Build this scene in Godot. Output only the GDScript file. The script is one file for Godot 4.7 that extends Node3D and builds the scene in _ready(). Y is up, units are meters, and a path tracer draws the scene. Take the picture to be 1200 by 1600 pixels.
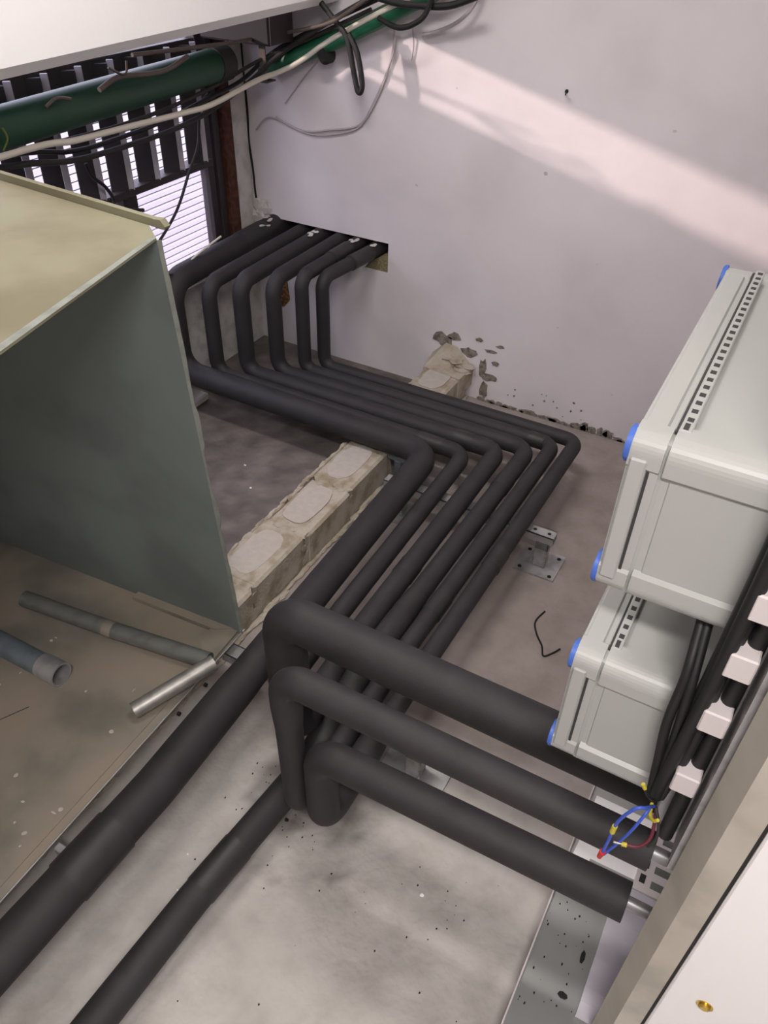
extends Node3D
# Plant room seen from above: black insulated pipes leave a hole in the back wall, run over a
# low block curb and feed an air handler on the right; an open sheet-metal duct stands on the left.
# Room coordinates used below: x to the right, y up, z towards the back wall (Godot's -z).

const BACK := 4.08
const LEFT := -3.18

class MB:
	var v := PackedVector3Array()
	var n := PackedVector3Array()
	var t := PackedVector2Array()
	var c := PackedColorArray()
	func put(p: Vector3, nn: Vector3, uv := Vector2.ZERO) -> void:
		v.append(p); n.append(nn); t.append(uv)
	func tri(a: Vector3, b: Vector3, d: Vector3) -> void: # counter-clockwise seen from outside
		var nn := (b - a).cross(d - a).normalized()
		put(a, nn); put(d, nn); put(b, nn)
	func tri_out(a: Vector3, b: Vector3, d: Vector3, mid: Vector3) -> void:
		if (b - a).cross(d - a).dot((a + b + d) / 3.0 - mid) < 0.0: tri(a, d, b)
		else: tri(a, b, d)
	func quad_out(a: Vector3, b: Vector3, d: Vector3, e: Vector3, mid: Vector3) -> void:
		tri_out(a, b, d, mid); tri_out(a, d, e, mid)
	func tri_n(a: Vector3, na: Vector3, b: Vector3, nb: Vector3, d: Vector3, nd: Vector3) -> void:
		if (b - a).cross(d - a).dot(na + nb + nd) > 0.0:
			put(a, na); put(d, nd); put(b, nb)
		else:
			put(a, na); put(b, nb); put(d, nd)
	func box(mid: Vector3, size: Vector3, bev := 0.0, basis := Basis()) -> void:
		var h := size / 2.0
		var b: float = minf(bev, minf(h.x, minf(h.y, h.z)) * 0.9)
		var pts := {}
		for sx: int in [-1, 1]:
			for sy: int in [-1, 1]:
				for sz: int in [-1, 1]:
					var s := Vector3(sx, sy, sz)
					for k: int in 3:
						var q := Vector3.ZERO
						for j: int in 3:
							q[j] = s[j] * (h[j] if j == k else h[j] - b)
						pts[Vector4i(sx, sy, sz, k)] = mid + basis * q
		for k: int in 3:
			var i: int = (k + 1) % 3
			var j: int = (k + 2) % 3
			for s: int in [-1, 1]:
				var cs := []
				for d: Vector2i in [Vector2i(-1, -1), Vector2i(1, -1), Vector2i(1, 1), Vector2i(-1, 1)]:
					var key := Vector4i(0, 0, 0, k)
					key[k] = s; key[i] = d.x; key[j] = d.y
					cs.append(pts[key])
				quad_out(cs[0], cs[1], cs[2], cs[3], mid)
		if b <= 0.0: return
		for k: int in 3: # edges along axis k
			var i: int = (k + 1) % 3
			var j: int = (k + 2) % 3
			for d: Vector2i in [Vector2i(-1, -1), Vector2i(1, -1), Vector2i(1, 1), Vector2i(-1, 1)]:
				var e := []
				for w: Vector2i in [Vector2i(-1, i), Vector2i(-1, j), Vector2i(1, j), Vector2i(1, i)]:
					var key := Vector4i(0, 0, 0, w.y)
					key[k] = w.x; key[i] = d.x; key[j] = d.y
					e.append(pts[key])
				quad_out(e[0], e[1], e[2], e[3], mid)
		for sx: int in [-1, 1]:
			for sy: int in [-1, 1]:
				for sz: int in [-1, 1]:
					tri_out(pts[Vector4i(sx, sy, sz, 0)], pts[Vector4i(sx, sy, sz, 1)], pts[Vector4i(sx, sy, sz, 2)], mid)
	func tube(path: PackedVector3Array, rad, segs := 16, cap := true, hole := 0.0) -> void:
		# rad: one radius or one per point; hole > 0 leaves the ends open with a bore of that radius
		var m := path.size()
		var up := Vector3.UP
		var rings := []
		var dist := 0.0
		var prev := Vector3.ZERO
		for i in m:
			var tan := (path[mini(i + 1, m - 1)] - path[maxi(i - 1, 0)]).normalized()
			if i == 0:
				if absf(tan.dot(up)) > 0.9: up = Vector3.RIGHT
				up = (up - tan * up.dot(tan)).normalized()
			else:
				up = (up - tan * up.dot(tan)).normalized()
				dist += path[i].distance_to(path[i - 1])
			prev = tan
			var side := tan.cross(up)
			var r: float = rad if rad is float else rad[i]
			var ring := []
			for k in segs + 1:
				var a := TAU * k / segs
				var d := up * cos(a) + side * sin(a)
				ring.append([path[i] + d * r, d, Vector2(dist, float(k) / segs), path[i] + d * hole])
			rings.append(ring)
			if cap and (i == 0 or i == m - 1):
				var nn := -tan if i == 0 else tan
				for k in segs:
					if hole > 0.0:
						tri_n(ring[k][0], nn, ring[k + 1][0], nn, ring[k + 1][3], nn)
						tri_n(ring[k][0], nn, ring[k + 1][3], nn, ring[k][3], nn)
					else:
						tri_n(path[i], nn, ring[k][0], nn, ring[k + 1][0], nn)
		for i in m - 1:
			for k in segs:
				for w in ([0, 3] if hole > 0.0 else [0]):
					var sg := 1.0 if w == 0 else -1.0
					var p = rings[i][k]; var q = rings[i][k + 1]; var s = rings[i + 1][k]; var u = rings[i + 1][k + 1]
					tri_n(p[w], p[1] * sg, q[w], q[1] * sg, u[w], u[1] * sg)
					tri_n(p[w], p[1] * sg, u[w], u[1] * sg, s[w], s[1] * sg)
	func prism(poly: PackedVector2Array, o: Vector3, ex: Vector3, ey: Vector3, ez: Vector3) -> void:
		# poly in the plane (ex, ey) from o, extruded by the vector ez
		var ids := Geometry2D.triangulate_polygon(poly)
		var mid := Vector3.ZERO
		for p in poly: mid += o + ex * p.x + ey * p.y
		mid = mid / poly.size() + ez * 0.5
		for i in range(0, ids.size(), 3):
			var a := o + ex * poly[ids[i]].x + ey * poly[ids[i]].y
			var b := o + ex * poly[ids[i + 1]].x + ey * poly[ids[i + 1]].y
			var d := o + ex * poly[ids[i + 2]].x + ey * poly[ids[i + 2]].y
			var nn := (b - a).cross(d - a)
			if nn.dot(ez) > 0.0: tri(a + ez, b + ez, d + ez); tri(a, d, b)
			else: tri(a + ez, d + ez, b + ez); tri(a, b, d)
		var area := 0.0
		for i in poly.size():
			area += poly[i].cross(poly[(i + 1) % poly.size()])
		var hand := signf(area) * signf(ex.cross(ey).dot(ez))
		for i in poly.size():
			var a := o + ex * poly[i].x + ey * poly[i].y
			var j := (i + 1) % poly.size()
			var b := o + ex * poly[j].x + ey * poly[j].y
			if hand > 0.0: tri(a, b, b + ez); tri(a, b + ez, a + ez)
			else: tri(a, b + ez, b); tri(a, a + ez, b + ez)
	func blob(mid: Vector3, size: Vector3, rng: RandomNumberGenerator, lon := 7, lat := 4) -> void:
		var rows := []
		for i in lat + 1:
			var row := []
			for k in lon:
				var th := PI * i / lat
				var ph := TAU * (k + 0.3 * rng.randf()) / lon
				var f := rng.randf_range(0.7, 1.15)
				if i == 0 or i == lat: f = 0.85; ph = 0.0
				row.append(mid + Vector3(sin(th) * cos(ph), cos(th), sin(th) * sin(ph)) * size * 0.5 * f)
			rows.append(row)
		for i in lat:
			for k in lon:
				var j := (k + 1) % lon
				if i > 0: tri_out(rows[i][k], rows[i][j], rows[i + 1][k], mid)
				if i < lat - 1: tri_out(rows[i][j], rows[i + 1][j], rows[i + 1][k], mid)
	func mesh() -> ArrayMesh:
		var a := []
		a.resize(Mesh.ARRAY_MAX)
		a[Mesh.ARRAY_VERTEX] = v; a[Mesh.ARRAY_NORMAL] = n; a[Mesh.ARRAY_TEX_UV] = t
		if c.size() == v.size() and c.size() > 0: a[Mesh.ARRAY_COLOR] = c
		var m := ArrayMesh.new()
		m.add_surface_from_arrays(Mesh.PRIMITIVE_TRIANGLES, a)
		return m

var M := {}
var taken := {}

func V(x: float, y: float, z: float) -> Vector3: return Vector3(x, y, -z)

func numbered(called: String) -> String:
	if not taken.has(called):
		taken[called] = 0
		return called
	taken[called] += 1
	return "%s_%03d" % [called, taken[called]]

func tag(o: Node, label: String, category: String, group := "") -> Node:
	o.set_meta("label", label); o.set_meta("category", category)
	if group: o.set_meta("group", group)
	return o

func thing(called: String, label: String, category: String, at := Vector3.ZERO, group := "") -> Node3D:
	var o := Node3D.new()
	o.name = numbered(called)
	add_child(o)
	o.position = at
	tag(o, label, category, group)
	return o

func obj(called: String, b, m: Material, parent: Node = null) -> MeshInstance3D:
	# the builder's shapes are in room space: a child of a placed thing is moved back by its origin
	var o := MeshInstance3D.new()
	o.mesh = b.mesh() if b is MB else b
	o.material_override = m
	if parent == null:
		o.name = numbered(called)
		add_child(o, true)
	else:
		o.name = called
		parent.add_child(o, true)
		var p := parent
		while p != self and p is Node3D:
			o.position -= (p as Node3D).position
			p = p.get_parent()
	return o

func struct(called: String, b, m: Material) -> MeshInstance3D:
	var o := obj(called, b, m)
	o.set_meta("kind", "structure")
	return o

func bx(x0: float, x1: float, y0: float, y1: float, z0: float, z1: float, bev := 0.0) -> MB:
	var b := MB.new()
	abox(b, x0, x1, y0, y1, z0, z1, bev)
	return b

func abox(b: MB, x0: float, x1: float, y0: float, y1: float, z0: float, z1: float, bev := 0.0) -> void:
	b.box(V((x0 + x1) / 2, (y0 + y1) / 2, (z0 + z1) / 2), Vector3(absf(x1 - x0), absf(y1 - y0), absf(z1 - z0)), bev)

func fillet(pts: Array, rads, step := 0.0) -> PackedVector3Array:
	# round the corners of a polyline; rads one radius or one per point
	var out := PackedVector3Array()
	out.append(pts[0])
	for i in range(1, pts.size() - 1):
		var p: Vector3 = pts[i]
		var a: Vector3 = (pts[i - 1] - p)
		var b: Vector3 = (pts[i + 1] - p)
		var r: float = rads if rads is float else rads[i]
		var ang := a.angle_to(b)
		var d: float = minf(r / tan(ang / 2.0), minf(a.length(), b.length()) * 0.49)
		if PI - ang < 0.02:
			out.append(p); continue
		var s := p + a.normalized() * d
		var e := p + b.normalized() * d
		var k: int = maxi(3, int(ceil((PI - ang) / 0.16)))
		for j in k + 1:
			var t := float(j) / k
			# circular arc through s and e tangent to both legs, by a rational quadratic curve
			var w := sin(ang / 2.0)
			var q := (s * (1 - t) * (1 - t) + p * 2.0 * w * t * (1 - t) + e * t * t) / ((1 - t) * (1 - t) + 2.0 * w * t * (1 - t) + t * t)
			out.append(q)
	out.append(pts[-1])
	if step <= 0.0: return out
	var fine := PackedVector3Array()
	for i in out.size() - 1:
		var m: int = maxi(1, int(out[i].distance_to(out[i + 1]) / step))
		for j in m: fine.append(out[i].lerp(out[i + 1], float(j) / m))
	fine.append(out[-1])
	return fine

func smooth(pts: Array, sub := 6) -> PackedVector3Array: # a Catmull-Rom curve through the points
	var out := PackedVector3Array()
	for i in pts.size() - 1:
		var p0: Vector3 = pts[maxi(i - 1, 0)]
		var p3: Vector3 = pts[mini(i + 2, pts.size() - 1)]
		for j in sub:
			out.append((pts[i] as Vector3).cubic_interpolate(pts[i + 1], p0, p3, float(j) / sub))
	out.append(pts[-1])
	return out

func noise_tex(seed_: int, freq: float, cols: Array, offs: Array, octaves := 5, kind := FastNoiseLite.TYPE_SIMPLEX_SMOOTH, size := 512) -> NoiseTexture2D:
	var t := NoiseTexture2D.new()
	var f := FastNoiseLite.new()
	f.seed = seed_; f.frequency = freq; f.noise_type = kind; f.fractal_octaves = octaves
	t.noise = f; t.width = size; t.height = size; t.seamless = true
	var g := Gradient.new()
	g.offsets = PackedFloat32Array(offs)
	g.colors = PackedColorArray(cols)
	t.color_ramp = g
	return t

func bump_tex(seed_: int, freq: float, strength: float, octaves := 4, size := 512) -> NoiseTexture2D:
	var t := NoiseTexture2D.new()
	var f := FastNoiseLite.new()
	f.seed = seed_; f.frequency = freq; f.fractal_octaves = octaves
	t.noise = f; t.width = size; t.height = size; t.seamless = true
	t.as_normal_map = true; t.bump_strength = strength
	return t

func mat(col: Color, rough := 0.7, metal := 0.0, tex: Texture2D = null, scale := 1.0, bump: Texture2D = null, bump_scale := 1.0) -> StandardMaterial3D:
	var m := StandardMaterial3D.new()
	m.albedo_color = col; m.roughness = rough; m.metallic = metal
	if tex: m.albedo_texture = tex
	if bump:
		m.normal_enabled = true; m.normal_texture = bump; m.normal_scale = bump_scale
	if tex or bump:
		m.uv1_triplanar = true; m.uv1_world_triplanar = true
		m.uv1_scale = Vector3.ONE * scale
	return m

func g(x: float, a := 1.0) -> Color: return Color(x, x, x, a)

func make_materials() -> void:
	var soft := bump_tex(3, 0.02, 3.0)
	var grain := bump_tex(5, 0.09, 4.0)
	var fine := bump_tex(6, 0.25, 3.0)
	M.paint = mat(Color(0.86, 0.835, 0.85), 0.85, 0, noise_tex(11, 0.006, [g(0.955), g(0.99), g(1.0)], [0.15, 0.5, 0.8], 4), 0.4, soft, 0.2)
	M.fascia = mat(Color(0.96, 0.955, 0.95), 0.8, 0, null, 2.0, soft, 0.2)
	M.plaster = mat(Color(0.80, 0.785, 0.765), 0.95, 0, noise_tex(12, 0.012, [g(0.88), g(0.97), g(1.0)], [0.2, 0.5, 0.75], 6), 1.2, grain, 0.4)
	M.mortar = mat(Color(0.56, 0.53, 0.49), 0.97, 0, noise_tex(13, 0.02, [g(0.7), g(0.92), g(1.0)], [0.2, 0.5, 0.75], 6), 2.0, grain, 0.8)
	M.floor = mat(Color.WHITE, 0.86, 0, noise_tex(14, 0.008, [Color(0.91, 0.905, 0.90), Color(0.97, 0.968, 0.965), Color(1, 1, 1)], [0.15, 0.5, 0.8], 8, FastNoiseLite.TYPE_SIMPLEX_SMOOTH, 1024), 0.6, grain, 0.2)
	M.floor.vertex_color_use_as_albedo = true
	M.block = mat(Color(0.70, 0.67, 0.62), 0.95, 0, noise_tex(15, 0.012, [Color(0.80, 0.77, 0.70), Color(0.95, 0.94, 0.92), g(1.0)], [0.15, 0.5, 0.8], 7), 1.2, grain, 0.5)
	M.core = mat(Color(0.71, 0.68, 0.65), 0.95, 0, noise_tex(16, 0.02, [g(0.97), g(1.0)], [0.3, 0.7]), 2.0, fine, 0.4)
	var foam := noise_tex(17, 0.012, [g(0.86), g(0.97), g(1.0)], [0.2, 0.55, 0.8], 6)
	M.foam = mat(Color(0.168, 0.157, 0.168), 0.66, 0, foam, 1.0, fine, 0.08)
	M.tape = mat(Color(0.170, 0.162, 0.168), 0.5, 0, foam, 2.0, fine, 0.15)
	M.copper = mat(Color(0.36, 0.29, 0.26), 0.5, 0.6)
	var spangle := noise_tex(18, 0.012, [g(0.88), g(0.97), g(1.0)], [0.2, 0.5, 0.8], 6)
	M.galv = mat(Color(0.70, 0.70, 0.70), 0.45, 0.6, spangle, 2.0)
	M.pan = mat(Color(0.70, 0.71, 0.70), 0.36, 0.7)
	M.galv_bright = mat(Color(0.66, 0.65, 0.63), 0.45, 0.7, spangle, 3.0)
	M.galv_old = mat(Color(0.46, 0.47, 0.45), 0.55, 0.4, spangle, 2.0)
	M.galv_blue = mat(Color(0.46, 0.50, 0.53), 0.5, 0.4, spangle, 2.0)
	M.duct_in = mat(Color(0.455, 0.49, 0.475), 0.6, 0.15, noise_tex(21, 0.005, [g(0.88), g(0.97), g(1.0)], [0.25, 0.5, 0.75]), 0.6, soft, 0.12)
	M.duct_top = mat(Color(0.535, 0.522, 0.435), 0.75, 0.05, noise_tex(22, 0.005, [Color(0.86, 0.84, 0.8), Color(0.96, 0.955, 0.94), Color(0.97, 1, 0.99)], [0.2, 0.5, 0.8], 6), 0.5, soft, 0.12)
	M.duct_plate = mat(Color(0.565, 0.535, 0.49), 0.7, 0.1, noise_tex(23, 0.006, [Color(0.80, 0.815, 0.81), Color(0.94, 0.94, 0.93), Color(1, 0.98, 0.96)], [0.2, 0.5, 0.75], 7), 0.6, soft, 0.15)
	M.duct_edge = mat(Color(0.54, 0.56, 0.525), 0.5, 0.3, spangle, 2.0)
	M.cab = mat(Color(0.645, 0.65, 0.635), 0.42)
	M.cab_panel = mat(Color(0.64, 0.645, 0.63), 0.5)
	M.slot = mat(Color(0.20, 0.20, 0.20), 0.8)
	M.blue = mat(Color(0.24, 0.38, 0.70), 0.45)
	M.white = mat(Color(0.95, 0.945, 0.94), 0.5)
	M.block_white = mat(Color(0.80, 0.77, 0.765), 0.6)
	M.alu = mat(Color(0.735, 0.715, 0.665), 0.5, 0.15, spangle, 0.6)
	M.gasket = mat(Color(0.16, 0.15, 0.15), 0.8)
	M.cable = mat(Color(0.085, 0.08, 0.09), 0.55)
	M.cable_dust = mat(Color(0.17, 0.16, 0.16), 0.75)
	M.cable_grey = mat(Color(0.70, 0.67, 0.68), 0.6)
	M.cable_tan = mat(Color(0.36, 0.32, 0.295), 0.7)
	M.conduit = mat(Color(0.86, 0.84, 0.78), 0.5)
	M.green = mat(Color(0.05, 0.24, 0.155), 0.5)
	M.green_light = mat(Color(0.10, 0.36, 0.25), 0.5)
	M.wire_blue = mat(Color(0.22, 0.33, 0.70), 0.45)
	M.wire_yellow = mat(Color(0.74, 0.69, 0.20), 0.5)
	M.tie = mat(Color(0.40, 0.45, 0.16), 0.6)
	M.wire_red = mat(Color(0.70, 0.18, 0.15), 0.5)
	M.wire_maroon = mat(Color(0.36, 0.12, 0.17), 0.5)
	M.brown = mat(Color(0.36, 0.26, 0.22), 0.7, 0.1, spangle, 2.0)
	M.frame = mat(Color(0.20, 0.17, 0.18), 0.55, 0.1)
	M.louvre = mat(Color(0.15, 0.125, 0.135), 0.55)
	M.louvre_grey = mat(Color(0.74, 0.72, 0.75), 0.6)
	M.slat = mat(Color(0.78, 0.75, 0.77), 0.6)
	M.slat_back = mat(Color(0.36, 0.34, 0.40), 0.8)
	M.wood = mat(Color(0.34, 0.19, 0.13), 0.85, 0, noise_tex(27, 0.02, [g(0.75), g(1.0)], [0.3, 0.7]), 2.0)
	M.yellow_foam = mat(Color(0.56, 0.52, 0.40), 0.9, 0, noise_tex(28, 0.03, [g(0.8), g(1.0)], [0.3, 0.7]), 4.0)
	M.film = mat(Color(0.92, 0.90, 0.94, 0.45), 0.25)
	M.film.transparency = BaseMaterial3D.TRANSPARENCY_ALPHA
	M.dark = mat(Color(0.10, 0.095, 0.09), 0.9)
	M.brass = mat(Color(0.78, 0.66, 0.32), 0.3, 0.9)
	M.rust = mat(Color(0.60, 0.43, 0.27), 0.95, 0, noise_tex(29, 0.02, [g(0.6), g(1.0)], [0.3, 0.7]), 3.0)
	M.lamp = mat(Color(0.95, 0.95, 0.95), 0.5)
	M.lamp.emission_enabled = true; M.lamp.emission = Color(1, 0.97, 0.93); M.lamp.emission_energy_multiplier = 4.0

func _ready() -> void:
	# ---- camera, sky, sun, exposure -------------------------------------------------------
	var cam := Camera3D.new()
	cam.name = "camera"
	cam.fov = 66.02
	cam.near = 0.02
	cam.transform = Transform3D(Basis(Vector3(0.873, 0.023, -0.487), Vector3(-0.325, 0.772, -0.546), Vector3(0.363, 0.635, 0.681)).orthonormalized(), Vector3(0, 2.6, 0))
	add_child(cam)
	cam.current = true
	var we := WorldEnvironment.new()
	we.name = "world_environment"
	var env := Environment.new()
	var sky := Sky.new()
	var ps := ProceduralSkyMaterial.new()
	ps.sky_top_color = Color(0.88, 0.875, 0.98)
	ps.sky_horizon_color = Color(0.93, 0.90, 0.98)
	ps.ground_bottom_color = Color(0.5, 0.48, 0.5)
	ps.ground_horizon_color = Color(0.75, 0.72, 0.76)
	ps.energy_multiplier = 5.0
	sky.sky_material = ps
	env.background_mode = Environment.BG_SKY
	env.sky = sky
	env.ambient_light_source = Environment.AMBIENT_SOURCE_SKY
	env.tonemap_mode = Environment.TONE_MAPPER_LINEAR
	env.tonemap_exposure = 1.0
	env.sdfgi_enabled = true; env.ssao_enabled = true; env.ssil_enabled = true
	we.environment = env
	add_child(we)
	var sun := DirectionalLight3D.new()
	sun.name = "sun"
	sun.light_color = Color(1.0, 0.90, 0.86)
	sun.light_energy = 0.8
	sun.light_angular_distance = 1.8
	sun.shadow_enabled = true
	add_child(sun)
	sun.look_at_from_position(Vector3.ZERO, V(1, -0.247, 0.8), Vector3.UP)

	make_materials()
	build_room()
	build_lamps()
	build_curb()
	build_duct()
	build_pipes()
	build_supports()
	build_air_handler()
	build_cabinets()
	build_overhead()
	build_cables()
	build_small_things()

# ---- the room ---------------------------------------------------------------------------
func build_room() -> void:
	var ns := FastNoiseLite.new()
	ns.seed = 77; ns.frequency = 0.9; ns.fractal_octaves = 5
	var nd := FastNoiseLite.new()
	nd.seed = 78; nd.frequency = 6.0; nd.fractal_octaves = 4
	var fl := MB.new()
	var nx := 190
	var nz := 190
	var x0 := -3.4; var x1 := 2.7; var z0 := -2.1; var z1 := 4.3
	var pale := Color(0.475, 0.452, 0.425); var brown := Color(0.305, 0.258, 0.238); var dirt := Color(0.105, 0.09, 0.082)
	var grid := []
	for i in nx + 1:
		var row := []
		for k in nz + 1:
			var x := lerpf(x0, x1, float(i) / nx)
			var z := lerpf(z0, z1, float(k) / nz)
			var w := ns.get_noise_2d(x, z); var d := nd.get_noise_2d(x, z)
			var col := pale.lerp(brown, clampf(smoothstep(1.25, 1.9, z + w * 0.5) * 0.85 - minf(w, 0.0) * 0.12, 0, 1))  # browner towards the back, darkened further to offset the lamp there
			# the old rough floor behind the curb
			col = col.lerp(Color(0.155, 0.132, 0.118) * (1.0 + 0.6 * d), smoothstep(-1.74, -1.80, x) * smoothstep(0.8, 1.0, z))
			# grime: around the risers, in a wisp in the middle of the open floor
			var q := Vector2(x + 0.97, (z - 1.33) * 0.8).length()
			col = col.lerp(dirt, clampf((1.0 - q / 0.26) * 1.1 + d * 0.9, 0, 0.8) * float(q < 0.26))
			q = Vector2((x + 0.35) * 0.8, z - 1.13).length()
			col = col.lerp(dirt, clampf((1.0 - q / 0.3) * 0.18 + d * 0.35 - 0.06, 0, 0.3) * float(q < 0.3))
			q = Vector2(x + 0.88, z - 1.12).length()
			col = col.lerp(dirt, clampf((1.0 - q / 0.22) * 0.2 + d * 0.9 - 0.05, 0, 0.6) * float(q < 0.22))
			col = col * (1.0 + 0.04 * d)
			col.a = 1
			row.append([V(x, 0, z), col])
		grid.append(row)
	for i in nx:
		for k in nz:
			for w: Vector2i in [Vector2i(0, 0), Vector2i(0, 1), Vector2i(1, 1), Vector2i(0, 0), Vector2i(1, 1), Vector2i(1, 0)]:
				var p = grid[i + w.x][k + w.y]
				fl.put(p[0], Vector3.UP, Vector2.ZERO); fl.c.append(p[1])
	var under := bx(x0, x1, -0.2, -0.001, z0, z1)
	for i in under.v.size():
		fl.put(under.v[i], under.n[i]); fl.c.append(brown)
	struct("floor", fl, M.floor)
	# back wall round the pipe hole; the hole is a recess closed behind
	var wb := MB.new()
	var t := BACK + 0.35
	abox(wb, LEFT - 0.2, 2.8, 0.855, 4.0, BACK, t)
	abox(wb, LEFT - 0.2, -3.07, -0.1, 0.855, BACK, t)
	abox(wb, -2.2, 2.8, -0.1, 0.855, BACK, t)
	abox(wb, -3.07, -2.2, -0.1, 0.675, BACK, t)
	abox(wb, -3.07, -2.2, 0.675, 0.855, t - 0.05, t)
	var back := struct("wall_back", wb, M.paint)
	build_wall_damage(back)
	# left wall round the window
	var wl := MB.new()
	abox(wl, LEFT - 0.2, LEFT, -0.1, 0.60, -2.1, BACK)
	abox(wl, LEFT - 0.2, LEFT, 2.36, 4.0, -2.1, BACK)
	abox(wl, LEFT - 0.2, LEFT, 0.60, 2.36, -2.1, 0.75)
	struct("wall_left", wl, M.plaster)
	# the rough plastered return between the window post and the corner
	var jb := MB.new()
	var rng := RandomNumberGenerator.new()
	rng.seed = 41
	var edge := PackedVector2Array()
	edge.append(Vector2(BACK - 0.002, 0.60)); edge.append(Vector2(BACK - 0.002, 2.36))
	for i in 30:
		edge.append(Vector2(3.935 + rng.randf_range(-0.014, 0.012) - 0.012 * sin(i * 0.5), lerpf(2.36, 0.60, i / 29.0)))
	jb.prism(edge, V(LEFT - 0.2, 0, 0), V(0, 0, 1), Vector3.UP, Vector3(0.205, 0, 0))
	struct("trim_1", jb, M.plaster)
	# crack at the corner and a loose plaster edge by the hole
	var ck := MB.new()
	ck.tube(smooth([V(-3.172, 2.0, 4.074), V(-3.176, 1.7, 4.076), V(-3.168, 1.45, 4.076), V(-3.174, 1.3, 4.075), V(-3.16, 1.12, 4.076), V(-3.155, 0.97, 4.077), V(-3.13, 0.88, 4.078)]), 0.007, 5)
	obj("corner_crack", ck, M.dark, back)
	var lump := MB.new()
	for i in 16:
		lump.blob(V(-3.12 + rng.randf_range(-0.05, 0.05), 0.80 + rng.randf_range(-0.09, 0.13), 4.08), Vector3(0.09, 0.11, 0.05), rng)
	obj("plaster_lump", lump, M.plaster, back)
	# the other walls and the ceiling, with thickness
	struct("wall_right", bx(2.6, 2.8, -0.1, 4.0, -2.1, BACK), M.paint)
	struct("wall_front", bx(LEFT - 0.2, 2.8, -0.1, 4.0, -2.3, -2.1), M.paint)
	struct("ceiling", bx(LEFT - 0.2, 2.8, 4.0, 4.2, -2.3, BACK + 0.35), M.paint)
	build_window()
	# the hung white bulkhead at the upper left, its lower edge turned in
	var fa := MB.new()
	var prof := PackedVector2Array([Vector2(0, 4.0), Vector2(0, 2.045), Vector2(-0.035, 2.006), Vector2(-0.075, 2.006), Vector2(-0.075, 4.0)])
	fa.prism(prof, V(-2.496, 0.045, BACK), Vector3(1, 0, 0), Vector3(0, 1, 0), V(0.0, -0.10, -6.0))
	struct("trim_2", fa, M.fascia)
	# low ledge at the foot of the left wall
	struct("trim_3", bx(LEFT, -2.96, 0, 0.05, 0.5, 3.2, 0.01), M.plaster)

func build_wall_damage(back: Node) -> void:
	var rng := RandomNumberGenerator.new()
	rng.seed = 5
	# bare mortar where the plaster came away beside the far curb block, and crumbs along the foot of the wall
	for a: Array in [[-1.80, 0.34, 0.13, 0.09], [-1.72, 0.38, 0.10, 0.05], [-1.62, 0.30, 0.10, 0.08], [-1.47, 0.345, 0.09, 0.022], [-1.42, 0.39, 0.06, 0.02], [-1.52, 0.22, 0.05, 0.14], [-1.47, 0.17, 0.10, 0.05], [-1.50, 0.08, 0.06, 0.12], [-1.44, 0.27, 0.05, 0.03], [-1.56, 0.40, 0.05, 0.03]]:
		obj("mortar_patch", flake(Vector2(a[0], a[1]), Vector2(a[2], a[3]), rng, 0.004), M.mortar, back)
	for i in 26:
		var x := lerpf(-1.50, -0.60, i / 25.0) + rng.randf_range(-0.02, 0.02)
		var hh := rng.randf_range(0.012, 0.035) + (0.03 if absf(x + 0.78) < 0.12 else 0.0)
		obj("mortar_crumb", flake(Vector2(x, hh * 0.4), Vector2(rng.randf_range(0.03, 0.07), hh), rng, 0.012), M.mortar, back)
	for i in 14:
		obj("plaster_chip", flake(Vector2(rng.randf_range(-1.42, -0.7), rng.randf_range(0.04, 0.17)), Vector2(1, 1) * rng.randf_range(0.006, 0.016), rng, 0.002), M.mortar, back)
	for a: Array in [[-2.03, 1.22, 0.02], [-1.30, 1.40, 0.025], [-0.72, 1.68, 0.02], [-1.83, 1.73, 0.012], [-0.95, 1.0, 0.012], [-1.1, 0.6, 0.014], [-0.72, 0.28, 0.012]]:
		obj("wall_scuff", flake(Vector2(a[0], a[1]), Vector2(a[2], a[2] * 0.7), rng, 0.0015), M.plaster, back)
	obj("rust_patch", flake(Vector2(-3.02, 0.42), Vector2(0.16, 0.30), rng, 0.004), M.rust, back)

func flake(at: Vector2, size: Vector2, rng: RandomNumberGenerator, depth: float) -> MB:
	var b := MB.new()
	var poly := PackedVector2Array()
	for k in 11:
		var a := TAU * k / 11
		poly.append(at + Vector2(cos(a), sin(a)) * size * 0.5 * rng.randf_range(0.6, 1.2))
	b.prism(poly, V(0, 0, BACK), Vector3.RIGHT, Vector3.UP, Vector3(0, 0, depth))
	return b

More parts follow.
